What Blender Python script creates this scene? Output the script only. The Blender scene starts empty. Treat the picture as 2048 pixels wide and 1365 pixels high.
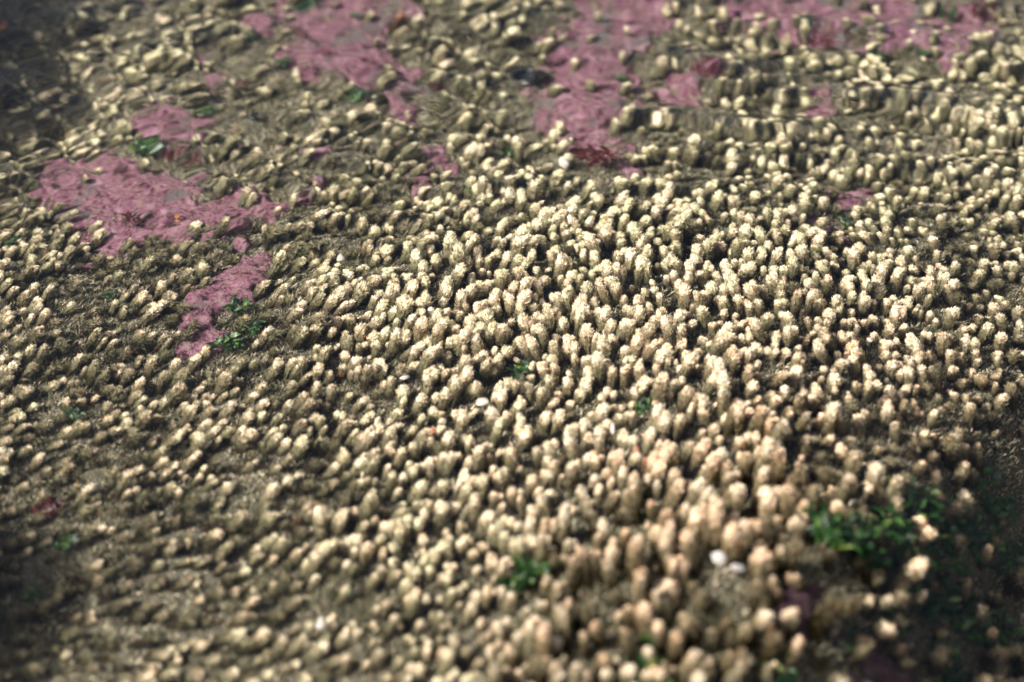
import bpy, bmesh, math, random
import numpy as np
from mathutils import Vector, Matrix, Euler

R = math.radians
C = bpy.context.scene.collection
scene = bpy.context.scene
random.seed(7)
rng = np.random.default_rng(7)

# ------------------------------------------------------------------ camera
PITCH = R(41.5)
DIST = 1.0
LENS = 55.0
CAM = np.array([0.0, -DIST * math.cos(PITCH), DIST * math.sin(PITCH)])
cd = bpy.data.cameras.new('camera')
cam = bpy.data.objects.new('camera', cd)
C.objects.link(cam)
cam.location = CAM
cam.rotation_euler = (math.pi / 2 - PITCH, 0, 0)
cd.lens = LENS
cd.sensor_width = 36
cd.clip_start = 0.01
cd.clip_end = 500
cd.dof.use_dof = True
cd.dof.focus_distance = 1.07
cd.dof.aperture_fstop = 3.2
cd.dof.aperture_blades = 9
scene.camera = cam

# ------------------------------------------------------------------ light
SUN_EL = R(46)
SUN_AZ = R(-100)          # where the sun stands, measured from +Y towards +X
w = bpy.data.worlds.new('World')
scene.world = w
w.use_nodes = True
nt = w.node_tree
sky = nt.nodes.new('ShaderNodeTexSky')
sky.sky_type = 'NISHITA'
sky.sun_disc = False
sky.sun_elevation = SUN_EL
sky.sun_rotation = SUN_AZ
sky.dust_density = 5.0
sky.ozone_density = 0.3
nt.links.new(sky.outputs[0], nt.nodes['Background'].inputs[0])
nt.nodes['Background'].inputs[1].default_value = 0.078
sl = bpy.data.lights.new('sun', 'SUN')
sl.energy = 4.1
sl.angle = R(0.5)
sl.color = (1.0, 0.955, 0.905)
sun = bpy.data.objects.new('sun', sl)
C.objects.link(sun)
sd = Vector((math.sin(SUN_AZ) * math.cos(SUN_EL), math.cos(SUN_AZ) * math.cos(SUN_EL), math.sin(SUN_EL)))
sun.rotation_euler = sd.to_track_quat('Z', 'Y').to_euler()
sun.location = sd * 3
scene.view_settings.view_transform = 'Standard'
scene.view_settings.look = 'None'
scene.view_settings.exposure = 0.58
scene.view_settings.gamma = 1.0
CAUSTIC = False
if CAUSTIC:
    sl.cycles.is_caustics_light = True

# ------------------------------------------------------------------ noise and helpers
_tab = np.random.default_rng(3).random((256, 256))


def vnoise(x, y):
    x = np.asarray(x, float); y = np.asarray(y, float)
    xi = np.floor(x).astype(int); yi = np.floor(y).astype(int)
    fx = x - xi; fy = y - yi
    fx = fx * fx * fx * (fx * (fx * 6 - 15) + 10); fy = fy * fy * fy * (fy * (fy * 6 - 15) + 10)
    a = _tab[xi & 255, yi & 255]; b = _tab[(xi + 1) & 255, yi & 255]
    c = _tab[xi & 255, (yi + 1) & 255]; d = _tab[(xi + 1) & 255, (yi + 1) & 255]
    return (a * (1 - fx) + b * fx) * (1 - fy) + (c * (1 - fx) + d * fx) * fy - 0.5


def fbm(x, y, n=4):
    s = 0; a = 1.0
    for i in range(n):
        s = s + a * vnoise(x * 2 ** i + 17.3 * i, y * 2 ** i - 9.1 * i); a *= 0.5
    return s


def sstep(a, b, x):
    t = np.clip((x - a) / (b - a), 0, 1)
    return t * t * (3 - 2 * t)


def gauss(x, y, cx, cy, sx, sy, ang=0.0):
    c, s = math.cos(ang), math.sin(ang)
    u = (x - cx) * c + (y - cy) * s; v = -(x - cx) * s + (y - cy) * c
    return np.exp(-0.5 * ((u / sx) ** 2 + (v / sy) ** 2))


def edge(x, y):
    return (x - 0.210) * 0.78 - (y + 0.118) * 0.63


def H(x, y):
    """height of the rock bed; the water stands at z = 0"""
    x = np.asarray(x, float); y = np.asarray(y, float)
    z = -0.060 - 0.075 * sstep(0.02, 0.42, y)
    z = z + 0.080 * gauss(x, y, 0.15, -0.20, 0.15, 0.12, 0.6)
    z = z - 0.115 * sstep(0.0, 0.13, edge(x, y))      # drop past the hump, lower right
    z = z - 0.06 * gauss(x, y, 0.42, -0.14, 0.12, 0.16)
    z = z + 0.32 * sstep(-0.56, -0.71, x) * sstep(0.10, 0.32, y) * sstep(1.6, 1.0, y)      # ledges added out of view to shade the left corners
    z = z + 0.26 * sstep(-0.36, -0.50, x) * sstep(0.0, -0.20, y) * sstep(-1.5, -1.0, y)
    z = z + 0.020 * gauss(x, y, 0.02, 0.12, 0.16, 0.10)
    z = z - 0.030 * gauss(x, y, -0.38, -0.26, 0.10, 0.10)
    z = z - 0.030 * gauss(x, y, -0.42, 0.33, 0.10, 0.12)
    z = z + 0.020 * fbm(x * 7 + 3, y * 7 + 1, 2) * 1.0
    z = z + 0.008 * fbm(x * 28 + 11, y * 28 + 5, 3)
    r = np.hypot(x, y)
    z = z + sstep(0.9, 6, r) * (0.5 * fbm(x * 0.6, y * 0.6, 4))
    return z


APP = 0.60                                  # apparent depth under water at this viewing angle
fpx = LENS / 36 * 2048
cp, sp = math.cos(PITCH), math.sin(PITCH)
RIGHT = np.array([1, 0, 0.0]); FWD = np.array([0, cp, -sp]); UP = np.array([0, sp, cp])


def project(x, y, z):
    """world point under still water -> photograph pixel (2048 x 1365) and distance"""
    z = np.where(z < 0, z * APP, z)
    dx = x - CAM[0]; dy = y - CAM[1]; dz = z - CAM[2]
    d = dy * FWD[1] + dz * FWD[2]
    u = 1024 + fpx * dx / d
    v = 682.5 - fpx * (dy * UP[1] + dz * UP[2]) / d
    return u, v, d


def ground(u, v, lift=0.0):
    """photograph pixel -> point on the bed"""
    dx = (u - 1024) / fpx; dy = -(v - 682.5) / fpx
    r = FWD + RIGHT * dx + UP * dy
    t = 0.8
    for i in range(60):
        p = CAM + r * t
        h = float(H(p[0], p[1])) + lift
        h = h * APP if h < 0 else h
        t += (p[2] - h) * 0.6
    p = CAM + r * t
    return float(p[0]), float(p[1]), float(H(p[0], p[1]))


def mesh_obj(name, verts, faces, mat, parent=None, smooth=True, attrs=None, nside=None):
    """faces: (n, k) integer array or list of such arrays"""
    me = bpy.data.meshes.new(name)
    if not isinstance(faces, list):
        faces = [faces]
    faces = [np.asarray(f, dtype=np.int32) for f in faces if len(f)]
    nl = sum(f.size for f in faces); npoly = sum(len(f) for f in faces)
    me.vertices.add(len(verts)); me.loops.add(nl); me.polygons.add(npoly)
    me.vertices.foreach_set('co', np.asarray(verts, dtype=np.float32).ravel())
    me.loops.foreach_set('vertex_index', np.concatenate([f.ravel() for f in faces]))
    st = []; o = 0
    for f in faces:
        st.append(o + np.arange(len(f)) * f.shape[1]); o += f.size
    me.polygons.foreach_set('loop_start', np.concatenate(st).astype(np.int32))
    me.polygons.foreach_set('use_smooth', np.full(npoly, smooth, dtype=bool))
    if attrs:
        for k, a in attrs.items():
            at = me.attributes.new(k, 'FLOAT', 'POINT')
            at.data.foreach_set('value', np.asarray(a, dtype=np.float32))
    me.update(calc_edges=True)
    me.validate()
    me.materials.append(mat)
    o = bpy.data.objects.new(name, me)
    C.objects.link(o)
    if parent:
        o.parent = parent
    if CAUSTIC:
        o.cycles.is_caustics_receiver = True
    return o


def tag(o, label=None, cat=None, group=None, kind=None):
    if label: o['label'] = label
    if cat: o['category'] = cat
    if group: o['group'] = group
    if kind: o['kind'] = kind
    return o


# ------------------------------------------------------------------ materials
class NT:
    def __init__(s, name):
        s.m = bpy.data.materials.new(name); s.m.use_nodes = True
        s.t = s.m.node_tree; s.b = s.t.nodes['Principled BSDF']
        s.b.inputs['Specular IOR Level'].default_value = 0.3

    def n(s, typ, **kw):
        x = s.t.nodes.new(typ)
        for k, v in kw.items():
            if isinstance(k, str) and k.startswith('i_'):
                x.inputs[int(k[2:])].default_value = v
            else:
                setattr(x, k, v)
        return x

    def l(s, a, b): s.t.links.new(a, b)

    def noise(s, scale, detail=4, rough=0.6, vec=None):
        x = s.n('ShaderNodeTexNoise'); x.inputs['Scale'].default_value = scale
        x.inputs['Detail'].default_value = detail; x.inputs['Roughness'].default_value = rough
        if vec is None:
            if not hasattr(s, 'geo'):
                s.geo = s.n('ShaderNodeNewGeometry')
            vec = s.geo.outputs['Position']
        s.l(vec, x.inputs['Vector'])
        return x.outputs['Fac']

    def ramp(s, fac, stops, interp='LINEAR'):
        x = s.n('ShaderNodeValToRGB'); cr = x.color_ramp; cr.interpolation = interp
        while len(cr.elements) < len(stops): cr.elements.new(0.5)
        for e, (p, c) in zip(cr.elements, stops):
            e.position = p; e.color = (*c, 1)
        s.l(fac, x.inputs[0]); return x.outputs[0]

    def mix(s, f, a, b, mode='MIX'):
        x = s.n('ShaderNodeMix', data_type='RGBA', blend_type=mode)
        for sock, v in ((x.inputs[0], f), (x.inputs[6], a), (x.inputs[7], b)):
            if hasattr(v, 'links'): s.l(v, sock)
            elif isinstance(v, (int, float)): sock.default_value = v
            else: sock.default_value = (*v, 1)
        return x.outputs[2]

    def math(s, op, a, b=0.0, clamp=False):
        x = s.n('ShaderNodeMath', operation=op, use_clamp=clamp)
        for sock, v in ((x.inputs[0], a), (x.inputs[1], b)):
            if hasattr(v, 'links'): s.l(v, sock)
            else: sock.default_value = v
        return x.outputs[0]

    def attr(s, name):
        x = s.n('ShaderNodeAttribute', attribute_name=name); return x.outputs['Fac']

    def island(s):
        if not hasattr(s, 'geo'): s.geo = s.n('ShaderNodeNewGeometry')
        return s.geo.outputs['Random Per Island']

    def bump(s, h, strength, dist):
        x = s.n('ShaderNodeBump'); x.inputs['Strength'].default_value = strength
        x.inputs['Distance'].default_value = dist; s.l(h, x.inputs['Height'])
        s.l(x.outputs[0], s.b.inputs['Normal'])

    def out(s, col, rough=0.6):
        s.l(col, s.b.inputs['Base Color'])
        if hasattr(rough, 'links'): s.l(rough, s.b.inputs['Roughness'])
        else: s.b.inputs['Roughness'].default_value = rough
        return s.m


def mat_rock():
    m = NT('wet_rock')
    big = m.noise(14, 4); mid = m.noise(90, 5, .7); fine = m.noise(600, 3, .7)
    a = m.ramp(big, [(.35, (.028, .020, .012)), (.5, (.085, .068, .042)), (.65, (.12, .105, .085))])
    b = m.ramp(mid, [(.3, (.020, .014, .008)), (.5, (.11, .10, .055)), (.72, (.22, .19, .15))])
    c = m.mix(.55, a, b)
    sp_ = m.ramp(fine, [(.35, (.3, .3, .3)), (.6, (1, 1, 1)), (.72, (2.2, 2.1, 1.9))])
    c = m.mix(1.0, c, sp_, 'MULTIPLY')
    m.bump(m.math('ADD', mid, m.math('MULTIPLY', fine, .3)), .8, .004)
    return m.out(c, .55)


def tuft_color(m, h0, olive=(.168, .158, .105), tipc=(.97, .91, .80)):
    rnd = m.attr('rnd')
    # the body carries h - 2, the branchlets h
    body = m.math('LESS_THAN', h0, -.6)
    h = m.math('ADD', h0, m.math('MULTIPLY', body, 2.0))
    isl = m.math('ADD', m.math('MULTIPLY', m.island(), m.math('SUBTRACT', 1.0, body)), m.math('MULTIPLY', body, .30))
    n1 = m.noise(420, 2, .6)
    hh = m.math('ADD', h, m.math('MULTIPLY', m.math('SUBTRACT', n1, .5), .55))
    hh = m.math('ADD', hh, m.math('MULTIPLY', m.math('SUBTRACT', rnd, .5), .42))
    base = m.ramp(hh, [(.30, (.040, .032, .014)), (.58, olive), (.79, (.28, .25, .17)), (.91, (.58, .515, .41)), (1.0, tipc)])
    spk = m.ramp(isl, [(0, (.30, .25, .18)), (.20, (.62, .56, .46)), (.5, (.98, .96, .92)), (.84, (1.18, 1.14, 1.1)), (.87, (1.15, .74, .45)), (.91, (1.15, .74, .45)), (.94, (1.8, 1.8, 1.8))])
    c = m.mix(1.0, base, spk, 'MULTIPLY')
    # each tuft leans a little to green or to tan
    r2 = m.attr('rnd2')
    tint = m.ramp(r2, [(0, (.88, .94, .80)), (.3, (.98, .98, .92)), (.5, (1.0, .97, .89)), (.985, (1.08, .92, .79)), (.997, (.62, .38, .30))])
    c = m.mix(1.0, c, tint, 'MULTIPLY')
    return c


def mat_tuft():
    m = NT('tuft')
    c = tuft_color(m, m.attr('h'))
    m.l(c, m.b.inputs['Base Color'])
    m.b.inputs['Subsurface Weight'].default_value = 0.0
    return m.out(c, .6)


def mat_turf():
    m = NT('turf')
    isl = m.island()
    c = m.ramp(isl, [(0, (.05, .045, .022)), (.22, (.115, .112, .075)), (.5, (.215, .212, .15)), (.74, (.34, .33, .25)), (.9, (.62, .55, .41)), (.96, (.85, .78, .64)), (1, (.34, .17, .07))])
    n = m.noise(30, 3)
    c = m.mix(1.0, c, m.ramp(n, [(.35, (.62, .62, .5)), (.6, (1.1, 1.06, 1.0))]), 'MULTIPLY')
    return m.out(c, .6)


def mat_pink(name='pink_crust', k=1.0):
    m = NT(name)
    a = m.noise(95, 5, .8); b = m.noise(380, 4, .75); d = m.noise(26, 3); e = m.noise(190, 3, .7)
    c = m.ramp(a, [(.36, (.085 * k, .025 * k, .045 * k)), (.44, (.235 * k, .085 * k, .135 * k)), (.54, (.36 * k, .165 * k, .23 * k)), (.64, (.54 * k, .35 * k, .41 * k))])
    c = m.mix(m.ramp(b, [(.53, (0, 0, 0)), (.58, (.9, .9, .9))]), c, (.30 * k, .25 * k, .15 * k))
    c = m.mix(m.ramp(e, [(.36, (.9, .9, .9)), (.42, (0, 0, 0))]), c, (.055 * k, .018 * k, .020 * k))
    c = m.mix(m.ramp(e, [(.62, (0, 0, 0)), (.70, (.8, .8, .8))]), c, (.50 * k, .30 * k, .30 * k))
    c = m.mix(m.ramp(d, [(.36, (.85, .85, .85)), (.44, (0, 0, 0))]), c, (.17 * k, .165 * k, .14 * k))
    f = m.noise(48, 5, .8)
    c = m.mix(m.ramp(f, [(.385, (.9, .9, .9)), (.41, (0, 0, 0))]), c, (.03 * k, .012 * k, .012 * k))
    m.bump(m.math('ADD', a, m.math('MULTIPLY', b, .6)), 1.0, .006)
    return m.out(c, .5)


def mat_simple(name, c0, c1, scale=300, rough=.4, spec=.4):
    m = NT(name)
    n = m.noise(scale, 3)
    c = m.ramp(n, [(.35, c0), (.65, c1)])
    m.b.inputs['Specular IOR Level'].default_value = spec
    return m.out(c, rough)


def mat_leaf():
    m = NT('green_frond')
    isl = m.island()
    c = m.ramp(isl, [(0, (.005, .016, .004)), (.45, (.012, .045, .007)), (.8, (.03, .085, .012)), (1, (.14, .19, .035))])
    n = m.noise(500, 2)
    c = m.mix(1.0, c, m.ramp(n, [(.3, (.6, .6, .6)), (.7, (1.2, 1.2, 1.2))]), 'MULTIPLY')
    m.b.inputs['Specular IOR Level'].default_value = .4
    return m.out(c, .38)


def mat_water():
    m = NT('water')
    m.b.inputs['Base Color'].default_value = (1, 1, 1, 1)
    m.b.inputs['Roughness'].default_value = 0.0
    m.b.inputs['IOR'].default_value = 1.333
    m.b.inputs['Transmission Weight'].default_value = 1.0
    m.b.inputs['Specular IOR Level'].default_value = 0.5
    return m.m


ROCK = mat_rock(); TUFT = mat_tuft(); TURF = mat_turf(); PINK = mat_pink('pink_crust', .94); MAUVE = mat_pink('mauve_crust', .45); LEAF = mat_leaf(); WATER = mat_water()
WHITE = mat_simple('pale_stone', (.34, .30, .25), (.68, .65, .60), 140, .55)
DARK = mat_simple('hole_black', (.006, .007, .008), (.03, .03, .028), 300, .25)  # near black for the dark hole and hollow
REDW = mat_simple('red_weed', (.012, .002, .002), (.085, .010, .008), 400, .4)
ORANGE = mat_simple('orange_sponge', (.16, .05, .012), (.36, .14, .035), 500, .6)

# ------------------------------------------------------------------ the rock bed: one sheet
def grid_axis(half, fine, far, n_out):
    inner = np.arange(-half, half + 1e-9, fine)
    g = half + (far - half) * (np.linspace(0, 1, n_out + 1)[1:] ** 3.2)
    return np.concatenate([-g[::-1], inner, g])


def sheet(name, xs, ys, zf, mat):
    X, Y = np.meshgrid(xs, ys)
    Z = zf(X, Y)
    V = np.stack([X.ravel(), Y.ravel(), Z.ravel()], 1)
    nx, ny = len(xs), len(ys)
    i = (np.arange(ny - 1)[:, None] * nx + np.arange(nx - 1)[None, :]).ravel()
    F = np.stack([i, i + 1, i + 1 + nx, i + nx], 1)
    return mesh_obj(name, V, F, mat)


xs = grid_axis(0.70, 0.004, 40, 60)
bed = sheet('seabed', xs, xs, lambda x, y: H(x, y) + 0.0022 * fbm(x * 140, y * 140, 3), ROCK)
tag(bed, 'brown grey rock bed of a tide pool under growth', 'seabed', kind='structure')

# ------------------------------------------------------------------ maps read off the photograph (16 x 11 cells)
DENS = """1232 0036 3021 1121
2552 1212 2013 4566
3622 4344 3213 5656
4111 2356 9998 8456
7532 4689 9999 9987
7631 5899 9999 9986
6677 6699 9999 9984
5456 6999 8999 8521
4234 5799 9898 5210
3124 5689 8876 3221
3345 6788 8765 3221""".replace(' ', '').split('\n')
DENS = np.array([[int(c) for c in r] for r in DENS], float) / 9


def lookup(T, u, v):
    ny, nx = T.shape
    gx = np.clip(u / 2048 * nx - .5, 0, nx - 1.001); gy = np.clip(v / 1365 * ny - .5, 0, ny - 1.001)
    i = gx.astype(int); j = gy.astype(int); fx = gx - i; fy = gy - j
    return (T[j, i] * (1 - fx) + T[j, i + 1] * fx) * (1 - fy) + (T[j + 1, i] * (1 - fx) + T[j + 1, i + 1] * fx) * fy


# pink crusts: outlines in photograph pixels, label
PINKS = [
    ([(75, 360), (150, 335), (240, 325), (300, 345), (360, 360), (430, 395), (470, 370), (560, 400), (655, 365), (665, 425), (565, 435), (470, 470), (440, 500), (330, 500), (240, 525), (190, 555), (130, 475), (80, 420)],
     'broad mauve pink crust reaching to the left, widest of the left half'),
    ([(235, 300), (290, 262), (350, 232), (425, 268), (432, 310), (370, 325), (300, 318)],
     'small pink crust just above the broad left crust'),
    ([(440, 560), (490, 488), (542, 535), (515, 600), (475, 625), (448, 672), (482, 702), (400, 722), (350, 712), (352, 640), (372, 590)],
     'ragged pink crust between olive turf with green weed on its right edge'),
    ([(590, -20), (850, -20), (832, 60), (770, 125), (842, 175), (845, 285), (800, 290), (745, 215), (660, 200), (585, 165), (548, 60)],
     'large red pink crust at the top edge, left of the middle'),
    ([(480, 52), (540, 58), (545, 92), (490, 98)], 'little pink crust left of the large red pink crust'),
    ([(1150, -20), (1345, -20), (1360, 75), (1270, 165), (1272, 210), (1240, 295), (1305, 372), (1250, 380), (1195, 335), (1130, 318), (1068, 268), (1046, 232), (1090, 190), (1068, 112), (1140, 60)],
     'largest pale pink crust running down from the top edge to the pale tufts'),
    ([(1395, 10), (1500, 20), (1600, -10), (1790, -20), (1850, 40), (1965, 45), (1990, 110), (1900, 150), (1800, 120), (1640, 125), (1540, 112), (1430, 50)],
     'dark pink crust stretched along the top right edge'),
    ([(1310, 205), (1395, 128), (1445, 150), (1385, 238), (1322, 262)], 'pink crust wedge between loose tufts, right of the largest crust'),
    ([(818, 362), (880, 312), (906, 345), (835, 388)], 'small slanting pink crust left of the pale tufts'),
    ([(615, 318), (655, 303), (668, 330), (628, 345)], 'rounded little pink crust in the olive turf'),
    ([(1640, 465), (1665, 410), (1735, 378), (1752, 412), (1712, 468), (1680, 482)], 'dusky pink crust in grey turf at the right'),
    ([(1608, 240), (1640, 212), (1682, 232), (1650, 262)], 'tiny pink crust under scattered tufts at the upper right'),
    ([(1840, 305), (1880, 296), (1905, 318), (1862, 342)], 'tiny dusky crust near the right edge'),
    ([(275, -15), (345, -15), (345, 35), (295, 45)], 'small dark pink crust at the top left edge'),
    ([(390, 135), (440, 140), (450, 205), (405, 210)], 'narrow pink crust between tufts in the upper left'),
    ([(1555, 1180), (1640, 1150), (1680, 1220), (1600, 1290), (1540, 1260)], 'blurred dull mauve crust on bare rock at the lower right'),
    ([(1680, 1330), (1760, 1290), (1840, 1330), (1800, 1400), (1700, 1400)], 'blurred rose crust at the bottom edge'),
]


def in_poly(u, v, poly):
    inside = np.zeros(u.shape, bool)
    n = len(poly); j = n - 1
    for i in range(n):
        xi, yi = poly[i]; xj, yj = poly[j]
        c = ((yi > v) != (yj > v)) & (u < (xj - xi) * (v - yi) / (yj - yi + 1e-9) + xi)
        inside ^= c; j = i
    return inside


def poly_dist(u, v, poly):
    d = np.full(u.shape, 1e9); n = len(poly)
    for i in range(n):
        ax, ay = poly[i]; bx, by = poly[(i + 1) % n]
        t = np.clip(((u - ax) * (bx - ax) + (v - ay) * (by - ay)) / ((bx - ax) ** 2 + (by - ay) ** 2 + 1e-9), 0, 1)
        d = np.minimum(d, np.hypot(u - ax - t * (bx - ax), v - ay - t * (by - ay)))
    return np.where(in_poly(u, v, poly), d, -d)


def pink_field(x, y):
    z = H(x, y)
    u, v, _ = project(x, y, z)
    wob = 42 * fbm(x * 45, y * 45, 3) + 26 * fbm(x * 150 + 5, y * 150, 2)
    out = np.full(np.shape(u), -1e9)
    for poly, _l in PINKS:
        out = np.maximum(out, poly_dist(u, v, poly))
    return out + wob


GRP = 'pink crusts on the rock bed'
for poly, label in PINKS:
    pts = np.array([ground(*p)[:2] for p in poly])
    x0, y0 = pts.min(0) - .012; x1, y1 = pts.max(0) + .012
    st = 0.0016
    gx = np.arange(x0, x1, st); gy = np.arange(y0, y1, st)
    X, Y = np.meshgrid(gx, gy)
    Z = H(X, Y)
    u, v, _ = project(X, Y, Z)
    D = poly_dist(u, v, poly) + 42 * fbm(X * 45, Y * 45, 3) + 26 * fbm(X * 150 + 5, Y * 150, 2)
    th = .0058 * np.clip(D / 14, -1, 1) + .0022 * fbm(X * 90, Y * 90, 3) + .001 * fbm(X * 300, Y * 300, 2)
    V = np.stack([X.ravel(), Y.ravel(), (Z + th - .0005).ravel()], 1)
    nx = len(gx)
    i = (np.arange(len(gy) - 1)[:, None] * nx + np.arange(nx - 1)[None, :])
    keep = (D[:-1, :-1] > -9)
    i = i[keep]
    F = np.stack([i, i + 1, i + 1 + nx, i + nx], 1)
    used = np.unique(F); remap = np.zeros(len(V), int); remap[used] = np.arange(len(used))
    o = mesh_obj('pink_crust', V[used], remap[F], MAUVE if 'blurred' in label else PINK)
    tag(o, label, 'crust', GRP)

# ------------------------------------------------------------------ tufts
def spikes(P, D, L, W, rs):
    """P points, D unit directions, L lengths, W widths -> 3 sided darts with crooked tips"""
    n = len(P)
    a = np.cross(D, rs.normal(size=(n, 3))); a /= np.linalg.norm(a, axis=1, keepdims=True) + 1e-9
    b = np.cross(D, a)
    V = np.empty((n, 4, 3))
    for k in range(3):
        t = 2 * math.pi * k / 3
        V[:, k] = P + (a * math.cos(t) + b * math.sin(t)) * W[:, None]
    V[:, 3] = P + D * L[:, None]
    o = (np.arange(n) * 4)[:, None]
    F = np.concatenate([o + np.array([[0, 1, 3]]), o + np.array([[1, 2, 3]]), o + np.array([[2, 0, 3]])], 1).reshape(-1, 3)
    return V.reshape(-1, 3), F


def tuft_template(seed, lobes=1, quality=1.0, fuzz=False):
    """unit radius, height about 3.6; returns stem and crown (verts, tris, h)"""
    rs = np.random.default_rng(seed)
    Vs, Fs, Hs, Part, Sp = [], [], [], [], []
    off = 0
    for lb in range(lobes):
        ox, oy = (0, 0) if lobes == 1 else (math.cos(lb * 6.28 / lobes + seed) * .62, math.sin(lb * 6.28 / lobes + seed) * .62)
        rad = 1.0 if lobes == 1 else .78
        ht = 5.2 * rs.uniform(.85, 1.15)
        bend = rs.uniform(-.35, .35, 2)
        prof = [(0, .66), (.22, .78), (.45, .86), (.62, .88), (.76, .84), (.88, .68), (.965, .42), (1.0, .0)]
        ns = 10
        ph = rs.uniform(0, 6.28, 6)

        def lump(t, z):
            return 1 + .07 * np.sin(3 * t + ph[0] + z * 3) + .05 * np.sin(5 * t + ph[1] - z * 5) + .09 * np.sin(2 * t + ph[2])

        V = []
        for (f, r) in prof:
            t = np.arange(ns) / ns * 2 * math.pi
            rr = rad * r * lump(t, f) * (1 + rs.normal(0, .04, ns)) * (.62 if fuzz else 1)
            V.append(np.stack([ox + rr * np.cos(t) + bend[0] * f * f, oy + rr * np.sin(t) + bend[1] * f * f, np.full(ns, f * ht) + rs.normal(0, .04, ns)], 1))
        V = np.concatenate(V)
        F = []
        for k in range(len(prof) - 1):
            for j in range(ns):
                a = k * ns + j; b = k * ns + (j + 1) % ns
                F += [(a, b, b + ns), (a, b + ns, a + ns)]
        F = np.array(F)
        Vs.append(V); Hs.append(V[:, 2] / ht); Fs.append(F + off)
        Part.append((V[F].mean(1)[:, 2] / ht > .60).astype(int)); off += len(V); Sp.append(np.zeros(len(V)))
        # branchlets all round: many, small, pointing up and out
        n = int(250 * quality)
        f = rs.random(n) ** .62
        t = rs.random(n) * 2 * math.pi
        dome = f > .76
        rr = np.interp(f, [p[0] for p in prof], [p[1] for p in prof])
        # on the dome spread evenly over the disc
        q = np.sqrt(rs.random(n)) * .82
        rr = np.where(dome, q, rr)
        zf = np.where(dome, np.interp(-q, [-.84, -.68, -.42, 0], [.76, .88, .965, 1.0]), f)
        rr = rr * rad * lump(t, zf)
        P = np.stack([ox + rr * np.cos(t) + bend[0] * zf * zf, oy + rr * np.sin(t) + bend[1] * zf * zf, zf * ht], 1)
        outv = np.where(dome, q * .9, 1.0)
        D = np.stack([np.cos(t) * outv, np.sin(t) * outv, np.where(dome, 1.25, 1.2 + .5 * zf)], 1) + rs.normal(0, .36, (n, 3))
        D /= np.linalg.norm(D, axis=1, keepdims=True)
        L = rs.uniform(.26, .60, n) * (rad ** .5) * np.where(zf > .6, 1.15, .9); W = rs.uniform(.07, .13, n)
        if fuzz:
            P[:, :2] *= .62; L = L * 1.9; W = W * .8
            D[:, :2] *= 1.5; D[:, 2] *= .8; D += rs.normal(0, .25, D.shape); D /= np.linalg.norm(D, axis=1, keepdims=True)
        SV, SF = spikes(P - D * .06, D, L, W, rs)
        hz = np.repeat(zf, 4); hz[3::4] += .06
        Vs.append(SV); Hs.append(hz); Fs.append(SF + off)
        Part.append((np.repeat(zf, 3) > .60).astype(int)); off += len(SV); Sp.append(np.ones(len(SV)))
    return np.concatenate(Vs), np.concatenate(Fs), np.concatenate(Hs) - 2.0 * (np.concatenate(Sp) < .5), np.concatenate(Part)


NT_ = 14
TPL = [tuft_template(100 + i, lobes=1 if i < 11 else (2 if i < 13 else 3)) for i in range(NT_)] + [tuft_template(300 + i, 1, 1.15, True) for i in range(5)]

# where tufts stand: dart throwing on a jittered grid, density from the map
cand = []
spc = 0.0094
X, Y = np.meshgrid(np.arange(-.78, .78, spc), np.arange(-.48, .80, spc * 1.32))
X = X + (np.arange(X.shape[0]) % 2)[:, None] * spc * .5
X = X + rng.normal(0, spc * .20, X.shape) + .010 * fbm(X * 12, Y * 12, 2); Y = Y + rng.normal(0, spc * .36, Y.shape) + .022 * fbm(X * 10 + 50, Y * 10, 3)
X = X.ravel(); Y = Y.ravel()
nx_ = int(len(X) * .30)
X = np.concatenate([X, rng.uniform(-.78, .78, nx_)]); Y = np.concatenate([Y, rng.uniform(-.48, .80, nx_)])
EXTRA = np.arange(len(X)) >= len(X) - nx_
Z = H(X, Y)
u, v, dist = project(X, Y, Z + .012)
inmargin = (u > -420) & (u < 2470) & (v > -330) & (v < 1650)
dens = lookup(DENS, u, v)
clump = np.clip(.5 + 1.5 * fbm(X * 26, Y * 26, 2), 0, 1)
pk = pink_field(X, Y)
keepp = np.where(dens > .93, .97, dens * (.45 + 1.1 * clump))
keepp = np.where(pk > -4, np.where(pk > 22, .05, .13), keepp)
pale = rng.random(X.shape) < keepp
bare0 = sstep(.005, .05, edge(X, Y))
dull = (~pale) & (pk < rng.uniform(-8, 10, X.shape)) & (rng.random(X.shape) < (.86 - .34 * sstep(520, 330, v)) * (1 - .8 * bare0))
ut, vt, _ = project(X, Y, Z + .014)
EXC = [(1050, 185, 46), (514, 249, 26), (1190, 332, 40), (1412, 158, 34), (1640, 98, 24), (715, 210, 20), (575, 150, 16), (500, 102, 16), (300, 308, 28), (410, 240, 16),
       (476, 612, 20), (455, 690, 24), (505, 655, 18), (1040, 742, 22), (940, 756, 14), (1292, 812, 18), (1045, 1158, 40), (148, 826, 16), (1127, 334, 16), (965, 803, 18), (1169, 671, 13),
       (684, 516, 13), (862, 620, 9), (808, 755, 9), (1440, 1120, 34), (1476, 1138, 28), (1245, 172, 14), (1755, 132, 18), (1832, 128, 18), (352, 322, 20), (90, 1010, 26), (130, 1085, 24)]
clear = np.zeros(X.shape, bool)
for eu, ev, er in EXC:
    clear |= (np.hypot(ut - eu, (vt - ev - er * .35) / 1.25) < er)
sel = inmargin & (pale | dull) & ~clear
TX, TY, TZ, TU, TV, TD = X[sel], Y[sel], Z[sel], u[sel], v[sel], dist[sel]
dn = dens[sel]; DULL = dull[sel]
N = len(TX)
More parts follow.
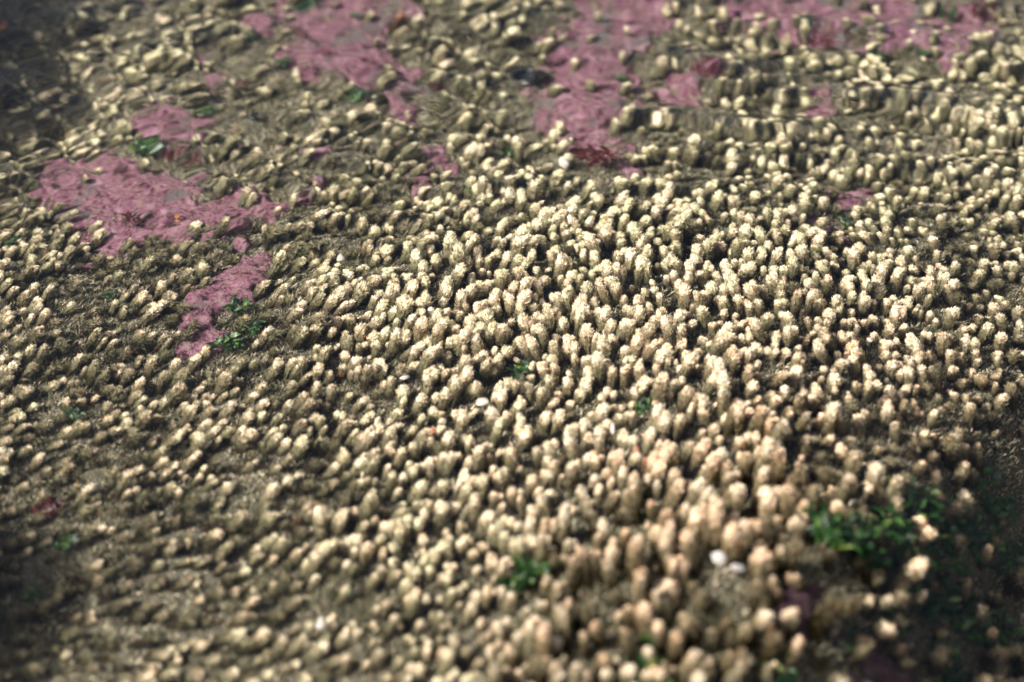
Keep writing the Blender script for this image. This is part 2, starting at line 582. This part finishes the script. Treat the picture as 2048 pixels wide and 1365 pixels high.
LEANX = np.array([[.75, .6, .5, .3, .15, .05, .0, .0], [.8, .6, .4, .3, .15, .05, 0, 0], [.5, .5, .4, .15, .10, .05, .0, .0],
                  [.45, .6, .35, .15, .1, .05, .0, .05], [.6, .75, .4, .15, .1, .1, .15, .3], [.8, .9, .5, .2, .1, .1, .3, .4]])
LEANY = np.array([[.1, .2, .2, .1, 0, 0, 0, 0], [.1, .2, .2, .2, .1, 0, 0, 0], [.1, .1, .1, .0, 0, 0, 0, 0],
                  [.0, .1, .1, 0, 0, 0, 0, 0], [-.1, -.25, .0, 0, 0, 0, -.1, -.2], [-.3, -.5, -.1, 0, 0, -.1, -.3, -.5]])
lx = lookup(LEANX, TU, TV) + rng.normal(0, .16, N) + .5 * fbm(TX * 18, TY * 18, 2)
ly = lookup(LEANY, TU, TV) + rng.normal(0, .16, N) + .4 * fbm(TX * 18 + 40, TY * 18, 2) + .44
rad = .0035 * rng.uniform(.68, 1.26, N) * (1 + .10 * (1 - dn))
rad = rad * (1 + .32 * sstep(1150, 1600, TU) * sstep(800, 1150, TV))
hts = rng.uniform(.85, 1.4, N) * np.where(dn > .8, .92, .82)
rot = rng.random(N) * 2 * math.pi
tid = rng.integers(0, NT_, N)
rad = rad * (1 + .14 * sstep(420, 120, TV))
rad = rad * (1 + .12 * gauss(TU, TV, 1130, 560, 420, 230))
r1 = rng.random(N) * .8 + .2 * np.clip(.5 + fbm(TX * 14, TY * 14, 2), 0, 1)
# paler tips through the middle of the bed, duller where tufts are few
r1 = np.clip(r1 * .75 + .24 * (dn - .40), 0, 1) + .16 * sstep(520, 150, TV) + .30 * gauss(TU, TV, 1130, 520, 420, 190) + .18 * gauss(TU, TV, 1000, 950, 420, 260)
tid = np.where(DULL, NT_ + rng.integers(0, 5, N), tid)
r1 = np.where(DULL, -.45 + .7 * rng.random(N), r1)
rad = np.where(DULL, rad * rng.uniform(.75, 1.15, N) / (1 + .55 * sstep(480, 250, TV)), rad) * np.where(EXTRA[sel], rng.uniform(.6, .95, N), 1.0); hts = np.where(DULL, hts * rng.uniform(.6, 1.05, N), hts)
r2 = np.clip(rng.random(N) * .55 + .35 * sstep(700, 1600, TU) * sstep(450, 950, TV) + .25 * sstep(-.03, .03, TZ) - .10 * DULL - .25 * sstep(700, 300, TV), 0, 1)
r2 = np.where(rng.random(N) > .9985, .999, np.clip(r2, 0, .98))


def tuft_matrix(i):
    ax = np.array([lx[i], ly[i], 1.0]); ax /= np.linalg.norm(ax)
    c, s = math.cos(rot[i]), math.sin(rot[i])
    e1 = np.array([c, s, 0.0]); e1 = e1 - ax * e1.dot(ax); e1 /= np.linalg.norm(e1)
    e2 = np.cross(ax, e1)
    M = np.stack([e1 * rad[i], e2 * rad[i], ax * rad[i] * hts[i]], 1)
    return M


size = rad / TD
vis = (~DULL) & (TU > 6) & (TU < 2042) & (TV > 10) & (TV < 1385)
order = np.argsort(np.where(vis, -size, 1))
near = set(order[:300].tolist())

# the mass
VV, FF, HH, R1, R2 = [], [], [], [], []
off = 0
for i in range(N):
    if i in near: continue
    V, F, h, part = TPL[tid[i]]
    P = V @ tuft_matrix(i).T + np.array([TX[i], TY[i], TZ[i] - .002])
    VV.append(P); FF.append(F + off); HH.append(h); R1.append(np.full(len(h), r1[i])); R2.append(np.full(len(h), r2[i]))
    off += len(P)
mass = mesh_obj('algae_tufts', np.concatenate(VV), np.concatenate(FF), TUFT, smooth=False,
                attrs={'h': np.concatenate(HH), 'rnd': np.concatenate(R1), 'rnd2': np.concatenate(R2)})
tag(mass, 'carpet of small cream tipped tufts packed over the rock bed', 'algae tufts', kind='stuff')
print('tufts', N, 'mass verts', off)


def split_part(T, which):
    V, F, h, part = T
    f = F[part == which]
    used = np.unique(f); rm = np.zeros(len(V), int); rm[used] = np.arange(len(used))
    return V[used], rm[f], h[used]


def region(i):
    U_, V_ = TU[i], TV[i]
    if U_ > 1500 and V_ > 1050 and DENS[min(10, int(V_ / 124.1)), min(15, int(U_ / 128))] < .6:
        return 'blurred tan tuft standing apart on dark bare rock at the lower right', 'lone tufts on the dark lower right rock'
    if U_ > 1250:
        return 'blurred stout tan tipped tuft packed on the lower right hump', 'tufts on the lower right hump'
    if U_ > 640:
        return 'cream tipped tuft packed with others along the bottom middle', 'tufts along the bottom middle'
    return 'cream tipped tuft leaning right in the dim lower left', 'leaning tufts in the lower left'


protos = {}
for i in sorted(near):
    key = (int(tid[i]), int(r1[i] * 4), 4 if r2[i] > .99 else int(r2[i] * 3.99))
    if key not in protos:
        me2 = []
        for which, nm in ((0, 'stem'), (1, 'crown')):
            V, F, h = split_part(TPL[key[0]], which)
            o = mesh_obj(nm, V, F, TUFT, smooth=False, attrs={'h': h, 'rnd': np.full(len(h), (key[1] + .5) / 4), 'rnd2': np.full(len(h), .99 if key[2] == 4 else (key[2] + .4) / 4)})
            me2.append(o)
        protos[key] = [me2, False]
    root = bpy.data.objects.new('algae_tuft', None)
    root.empty_display_size = .005
    C.objects.link(root)
    M = tuft_matrix(i)
    M4 = Matrix(((M[0][0], M[0][1], M[0][2], TX[i]), (M[1][0], M[1][1], M[1][2], TY[i]), (M[2][0], M[2][1], M[2][2], TZ[i] - .002), (0, 0, 0, 1)))
    root.matrix_world = M4
    lab, grp = region(i)
    tag(root, lab, 'algae tuft', grp)
    pair, used_ = protos[key]
    if not used_:
        for o in pair: o.parent = root
        protos[key][1] = True
    else:
        for o in pair:
            c = o.copy(); C.objects.link(c); c.parent = root

# ------------------------------------------------------------------ fine turf between the tufts
n = 1900000
px = rng.uniform(-.66, .66, n); py = rng.uniform(-.34, .66, n)
ok = np.abs(px) < .36 + .36 * (py + .30)
px, py = px[ok], py[ok]; n = len(px)
hz = H(px, py)
uu, vv, dd = project(px, py, hz)
ok = (uu > -260) & (uu < 2308) & (vv > -230) & (vv < 1560)
pkf = pink_field(px, py)
dnn = lookup(DENS, uu, vv)
bare = sstep(-.01, .035, edge(px, py))
turfn = np.clip(.75 + 1.1 * fbm(px * 16 + 9, py * 16, 3), 0.1, 1)
pr = np.where(dnn > .9, .5, 1.0) * turfn * (1 - .65 * bare)
pr = np.where(pkf > 2, .55 * np.clip(.1 + 3.0 * fbm(px * 50, py * 50, 2), 0, 1) + .04, pr)
ok &= rng.random(n) < pr
px, py, hz, uu, vv = px[ok], py[ok], hz[ok], uu[ok], vv[ok]
n = len(px)
D = np.stack([lookup(LEANX, uu, vv) * .8 + rng.normal(0, .55, n), lookup(LEANY, uu, vv) * .8 + rng.normal(0, .55, n), np.ones(n)], 1)
D /= np.linalg.norm(D, axis=1, keepdims=True)
hump = np.clip(.4 + 1.6 * fbm(px * 60, py * 60, 2), 0, 1)
L = rng.uniform(.0024, .0056, n) * (1 + .35 * sstep(520, 300, vv)) * (.6 + 1.1 * hump); W = rng.uniform(.0004, .0010, n)
SV, SF = spikes(np.stack([px, py, hz - .0006], 1), D, L, W, rng)
turf = mesh_obj('algae_turf', SV, SF, TURF, smooth=False)
tag(turf, 'olive grey fuzz of fine algae covering the rock between tufts', 'algae turf', kind='stuff')
print('turf', n)

# ------------------------------------------------------------------ green weed
def frond_clump(cx, cy, cz, r, seed, n, mat, name, wide=.45, curl=1.0):
    rs = np.random.default_rng(seed)
    V, F = [], []
    for k in range(n):
        a = rs.random() * 6.28; q = r * math.sqrt(rs.random()) * .85
        bx, by = cx + q * math.cos(a), cy + q * math.sin(a)
        d = rs.random() * 6.28; L = min(r, .011) * rs.uniform(.35, .9); wd = L * wide * rs.uniform(.6, 1.2)
        up = rs.uniform(.2, 1.1)
        ns = 6; o = len(V)
        base = float(H(bx, by))
        tw = rs.normal(0, .5)
        for s in range(ns):
            t = s / (ns - 1)
            el = up * (1 - t * curl * .9)
            px_ = bx + math.cos(d) * L * t; py_ = by + math.sin(d) * L * t
            pz = base + cz + L * (up * t - .55 * curl * up * t * t) + rs.normal(0, .02) * L
            wv = wd * math.sin(math.pi * min(.97, .12 + .85 * t)) * .5
            for sd_ in (-1, 0, 1):
                zz = pz + (abs(sd_) * .25 - .1) * wv + sd_ * tw * wv * .5 + (rs.normal(0, .12) * wv)
                V.append((px_ - math.sin(d) * wv * sd_, py_ + math.cos(d) * wv * sd_, zz))
        for s in range(ns - 1):
            for c_ in range(2):
                i0 = o + s * 3 + c_
                F.append((i0, i0 + 1, i0 + 4, i0 + 3))
    return mesh_obj(name, np.array(V), np.array(F), mat)


GREENS = [  # u, v, radius px, label
    (715, 210, 17, 'small bright green weed clump on the lower end of the red pink crust'),
    (500, 102, 15, 'dark green weed tuft beside the little pink crust at the top'),
    (612, 38, 16, 'green weed sprig on the left rim of the red pink crust'),
    (722, 58, 9, 'tiny green weed speck in the middle of the red pink crust'),
    (575, 150, 14, 'olive green weed sprig below the red pink crust'),
    (300, 308, 25, 'green weed clump beside the small crust of the left half'),
    (410, 240, 14, 'thin green weed sprig above the small left crust'),
    (462, 188, 13, 'slender green weed sprig in tufts left of the black lump'),
    (1020, 318, 16, 'green weed sprig just above the pale tufts'),
    (945, 388, 15, 'green weed sprig between the first pale tufts'),
    (476, 612, 20, 'green weed sprig at the right edge of the ragged crust'),
    (455, 690, 22, 'dark green weed clump on the bottom end of the ragged crust'),
    (505, 655, 18, 'yellow green weed clump right of the ragged crust'),
    (222, 590, 13, 'faint green weed sprig among left tufts'),
    (148, 826, 15, 'round green weed clump among dim tufts at the far left'),
    (1040, 738, 19, 'green weed clump in the hollow at the very middle'),
    (940, 752, 13, 'thin green weed blades left of the middle hollow'),
    (1292, 812, 20, 'yellow green weed blades beside a tall dim tuft'),
    (1200, 818, 11, 'tiny green weed speck right of the white stone'),
    (1045, 1155, 34, 'blue green weed clump in the dark gap at the bottom middle'),
    (1085, 1140, 20, 'bright green weed sprig touching the blue green clump'),
    (1245, 172, 13, 'green weed sprig on the right rim of the largest crust'),
    (1458, 28, 15, 'dark green weed sprig at the top edge right of the largest crust'),
    (1562, 14, 12, 'green weed speck at the top edge of the stretched crust'),
    (1755, 132, 16, 'dark green weed clump below the stretched crust'),
    (1832, 128, 16, 'dark green weed clump right under the end of the stretched crust'),
    (1608, 72, 14, 'green weed sprig amid the stretched crust'),
    (1892, 58, 14, 'upright green weed sprig near the top right corner'),
    (28, 492, 14, 'green weed sprig at the left edge'),
    (1690, 452, 14, 'green weed sprig beside the dusky crust'),
    (1560, 640, 9, 'tiny green weed speck deep in the packed tufts'),
    (1650, 1080, 46, 'blurred green weed clump starting the green band at lower right'),
    (1720, 1105, 44, 'blurred glossy green weed clump in the green band'),
    (1790, 1080, 46, 'blurred green weed clump in the middle of the green band'),
    (1850, 1030, 44, 'blurred leaf green weed clump above the green band'),
    (1800, 990, 30, 'dark green weed clump beside the last packed tufts'),
    (1880, 1110, 48, 'deep green weed clump at the right end of the green band'),
    (1945, 1060, 48, 'shaded green weed clump right of the green band'),
    (1990, 985, 46, 'yellow green weed clump at the right edge'),
    (2020, 1100, 46, 'almost black green weed clump at the right edge'),
    (1840, 1175, 46, 'dim green weed clump below the green band'),
    (1930, 1210, 48, 'large dark green weed clump in the lower right corner rock'),
    (2010, 1260, 48, 'black green weed clump lowest at the right edge'),
    (1790, 1240, 26, 'small dim green weed clump on mauve rock'),
    (1720, 1278, 24, 'faint green weed clump among lone tufts'),
    (1905, 1320, 46, 'dark green weed clump near the bottom right corner'),
    (1305, 1345, 28, 'green weed clump on the bottom edge'),
    (1560, 1350, 26, 'yellow green weed sprig on the bottom edge'),
    (1290, 1290, 20, 'small green weed sprig above the one on the bottom edge'),
    (130, 1085, 17, 'dim olive green weed clump in the lower left'),
    (60, 1180, 20, 'very dark green weed clump at the lower left edge'),
]
for k, (gu, gv, gr, lab) in enumerate(GREENS):
    gx_, gy_, gz_ = ground(gu, gv, .010)
    dd_ = np.linalg.norm(np.array([gx_, gy_, gz_]) - CAM)
    rr = gr / fpx * dd_ * 1.15
    lift = .010 if gr < 40 else (.020 if gv < 1120 and gu < 1900 else .007)
    o = frond_clump(gx_, gy_, lift, rr, 500 + k, int(16 + gr * 1.3), LEAF, 'green_weed')
    tag(o, lab, 'green weed', 'green weed clumps')

REDS = [
    (1190, 332, 36, 'bright dark red weed clump at the tip of the largest crust'),
    (1412, 158, 30, 'dark red brown weed clump right of the pink wedge'),
    (1640, 98, 18, 'black red weed blade under the stretched crust'),
    (1962, 45, 20, 'dark red weed at the end of the stretched crust'),
    (600, 95, 22, 'dark red weed strand along the left rim of the red pink crust'),
    (645, 130, 18, 'dark red weed strand below the rim of the red pink crust'),
    (352, 322, 18, 'dark red weed strand under the small left crust'),
    (385, 332, 14, 'short dark red weed strand next to green weed'),
    (872, 200, 18, 'red brown weed sprig in turf left of the dark hollow'),
    (492, 186, 14, 'near black red weed above the black lump'),
    (90, 1010, 22, 'dull red weed in the shaded lower left'),
    (735, 150, 16, 'dark red weed strand in the middle of the red pink crust'),
    (270, 445, 22, 'dark red weed in a crack of the broad left crust'),
]
for k, (gu, gv, gr, lab) in enumerate(REDS):
    gx_, gy_, gz_ = ground(gu, gv, .014)
    dd_ = np.linalg.norm(np.array([gx_, gy_, gz_]) - CAM)
    o = frond_clump(gx_, gy_, .021 if gu == 1190 else .014, gr / fpx * dd_ * 1.1, 700 + k, int(110 if gu == 1190 else 24 + gr), REDW, 'red_weed', wide=.40 if gu == 1190 else .24)
    tag(o, lab, 'red weed', 'red weed clumps')


def pebble(u_, v_, rx, ry, ang, mat, name, lab, cat, grp=None, lift=.012, seed=0, flat=.6):
    x, y, z = ground(u_, v_, lift)
    d_ = np.linalg.norm(np.array([x, y, z]) - CAM)
    bm = bmesh.new(); bmesh.ops.create_icosphere(bm, subdivisions=3, radius=1)
    rs = np.random.default_rng(seed + 40)
    ph = rs.uniform(0, 6, 6)
    ax_, by_ = rx / fpx * d_, ry / fpx * d_ / .8
    ca, sa = math.cos(ang), math.sin(ang)
    for v_i in bm.verts:
        p = v_i.co
        k = 1 + .16 * math.sin(2.3 * p.x + ph[0]) + .14 * math.sin(3.1 * p.y + ph[1]) + .07 * math.sin(3.7 * p.z + ph[2]) + .05 * math.sin(6 * p.x + 5 * p.y + ph[3])
        a, b, c = p.x * k * ax_, p.y * k * by_, p.z * k * min(ax_, by_) * flat
        v_i.co = (a * ca - b * sa, a * sa + b * ca, c)
    for f in bm.faces: f.smooth = True
    me = bpy.data.meshes.new(name); bm.to_mesh(me); bm.free(); me.materials.append(mat)
    o = bpy.data.objects.new(name, me); C.objects.link(o)
    o.location = (x, y, z + lift)
    o.rotation_euler = (rs.uniform(-.3, .3), rs.uniform(-.3, .3), 0)
    if CAUSTIC: o.cycles.is_caustics_receiver = True
    tag(o, lab, cat, grp)
    return o


STONES = [
    (965, 803, 17, 12, .2, 'bright white oval stone wedged in tufts at the middle'),
    (1127, 334, 14, 16, .0, 'white rounded stone on the upper rim of the pale tufts'),
    (1169, 671, 7, 15, -.2, 'narrow upright white shell chip between tufts'),
    (862, 620, 7, 10, -.5, 'small white shell chip left of the middle'),
    (808, 755, 11, 6, .3, 'thin white shell chip above a row of tufts'),
    (684, 516, 11, 11, 0, 'round white pebble in the left part of the pale tufts'),
    (1438, 1118, 15, 19, .2, 'blurred white stone at the edge of the bare lower rock'),
    (1476, 1136, 17, 10, 0, 'blurred bluish white stone right beside the white one'),
    (645, 1243, 15, 12, 0, 'small bluish white stone among lower tufts'),
    (1765, 965, 12, 16, 0, 'blurred pale stone at the end of the packed tufts'),
    (1740, 680, 7, 8, 0, 'tiny white pebble on the right hump'),
    (1702, 728, 12, 10, .3, 'small grey white stone on the right hump'),
    (1010, 778, 12, 5, .5, 'thin flat white chip right of the oval stone'),
    (1225, 858, 6, 11, 0, 'small white chip below the tiny green speck'),
]
for k, (a, b, rx, ry, an, lab) in enumerate(STONES):
    pebble(a, b, rx * .8, ry * .8, an, WHITE, 'white_stone', lab, 'stone', 'white stones and shell chips', .016, k)
pebble(514, 249, 13, 11, 0, DARK, 'hole_lump', 'small black lump standing in for a dark hole in olive turf at the upper left', 'stone', None, .013, 30)  # black lump put in for the darkness of a hole
ORG_ = [(1702, 368, 17, 10, 'orange sponge speck above the dusky crust'), (352, 446, 8, 14, 'orange speck on the broad left crust'),
       (1017, 120, 13, 9, 'dull orange speck in turf left of the largest crust'), (8, 88, 12, 18, 'orange red speck in the dark top left corner'),
       (408, 655, 6, 8, 'tiny orange speck in the middle of the ragged crust'), (660, 352, 12, 8, 'faint orange speck at the right tip of the broad crust')]
for k, (a, b, rx, ry, lab) in enumerate([(q[0], q[1], q[2] * .6, q[3] * .6, q[4]) for q in (ORG_[0], ORG_[1], ORG_[3])]):
    pebble(a, b, rx, ry, 0, ORANGE, 'orange_sponge', lab, 'sponge', 'orange sponge specks', .007, 60 + k)

# dark round hollow as black rim and floor, pale stone inside
def dark_hollow(u_, v_, r):
    x, y, z = ground(u_, v_, .006)
    root = bpy.data.objects.new('dark_hollow', None); root.empty_display_size = .01; C.objects.link(root); root.location = (x, y, z + .004)
    tag(root, 'dark round open hollow at the left rim of the largest pink crust', 'shell')
    ns, nr = 40, 14
    V = []
    for a in range(ns):
        t = a / ns * 2 * math.pi
        for b in range(nr):
            p = b / nr * 2 * math.pi
            rr = r * (1 + .10 * math.sin(2 * t + 1) + .05 * math.sin(5 * t)) + r * .30 * math.cos(p) * (1 + .12 * math.sin(9 * t + p))
            V.append((rr * math.cos(t) * .8, rr * math.sin(t) * 1.25, .010 + r * .32 * math.sin(p)))
    F = [(a * nr + b, ((a + 1) % ns) * nr + b, ((a + 1) % ns) * nr + (b + 1) % nr, a * nr + (b + 1) % nr) for a in range(ns) for b in range(nr)]
    mesh_obj('hollow_rim', np.array(V), np.array(F), DARK, root)
    V = [(0, 0, .006)] + [(r * .9 * math.cos(t) * .8, r * .9 * math.sin(t) * 1.25, .0085) for t in np.arange(24) / 24 * 2 * math.pi]
    F = [(0, 1 + k, 1 + (k + 1) % 24) for k in range(24)]
    mesh_obj('hollow_floor', np.array(V), np.array(F), DARK, root)


dark_hollow(1050, 180, .0095)
pebble(1052, 184, 7, 12, 0, WHITE, 'pale_grain', 'small pale grain lying inside the dark round hollow', 'stone', None, .013, 90)

# ------------------------------------------------------------------ water
def wave(x, y, lam, ang, amp, ph, warp=.0):
    k = 2 * math.pi / lam
    return amp * np.sin(k * (x * math.cos(ang) + y * math.sin(ang)) + ph + warp)


def water(x, y):
    u_, v_, _ = project(x, y, np.zeros_like(x))
    w1 = 2.2 * fbm(x * 9, y * 9, 3); w2 = 2.6 * fbm(x * 12 + 30, y * 12, 3); w3 = 3.0 * fbm(x * 16 + 70, y * 16, 3)
    far = sstep(1.2, .7, np.hypot(x, y))
    top = sstep(560, 150, v_)
    tr = top * sstep(1150, 1500, u_)
    tl = sstep(760, 300, v_) * sstep(1250, 900, u_)
    bl = gauss(u_, v_, 300, 1090, 190, 190)
    mid = gauss(u_, v_, 960, 560, 330, 170)
    z = np.zeros_like(x)
    z += tr * (wave(x, y, .050, R(85), .00032, 1, w1 * 1.6) + wave(x, y, .031, R(97), .00013, 2, w2 * 1.5) + wave(x, y, .085, R(72), .0006, .4, w1) + wave(x, y, .011, R(5), .000018, 1, w3))
    z += tl * (wave(x, y, .045, R(35), .00036, 0, w2) + wave(x, y, .030, R(50), .00016, 3, w3) + wave(x, y, .022, R(20), .00007, 1.4, w1) + wave(x, y, .07, R(110), .0003, 1, w1) + wave(x, y, .009, R(128), .000024, 1, w3))
    z += mid * (wave(x, y, .040, R(90), .00040, .5, w2) + wave(x, y, .028, R(30), .00018, .5, w3))
    z += bl * (wave(x, y, .050, R(-35), .0005, 0, w2) + wave(x, y, .032, R(30), .0003, 1, w3))
    # everywhere: low swell and small ripples
    amp = .35 + .65 * top
    z += amp * (wave(x, y, .11, R(70), .0007, 0, w1) + wave(x, y, .022, R(75), .00006, 0, w3) + wave(x, y, .019, R(20), .00005, 2, w2))
    # rings where drops fell
    for (cu, cv, lam, a_, rad_) in ((382, 372, .0048, .00008, .012), (355, 432, .0055, .00010, .014)):
        dx = (cu - 1024) / fpx; dy = -(cv - 682.5) / fpx
        r_ = FWD + RIGHT * dx + UP * dy; t = -CAM[2] / r_[2]; p = CAM + r_ * t
        rr = np.hypot(x - p[0], y - p[1])
        z += a_ * np.cos(2 * math.pi * rr / lam) * np.exp(-(rr / rad_) ** 4)
    return z * far


wx = grid_axis(0.60, 0.0016, 40, 40)
wat = sheet('water', wx, wx, water, WATER)
tag(wat, 'clear rippled water over the tide pool bed', 'water', kind='structure')
wat.visible_shadow = False        # clear water lets the sun through instead of shading its own bed
scene.cycles.caustics_refractive = True
scene.cycles.max_bounces = 8
scene.cycles.transmission_bounces = 6
scene.cycles.blur_glossy = 0.5
scene.cycles.sample_clamp_indirect = 6
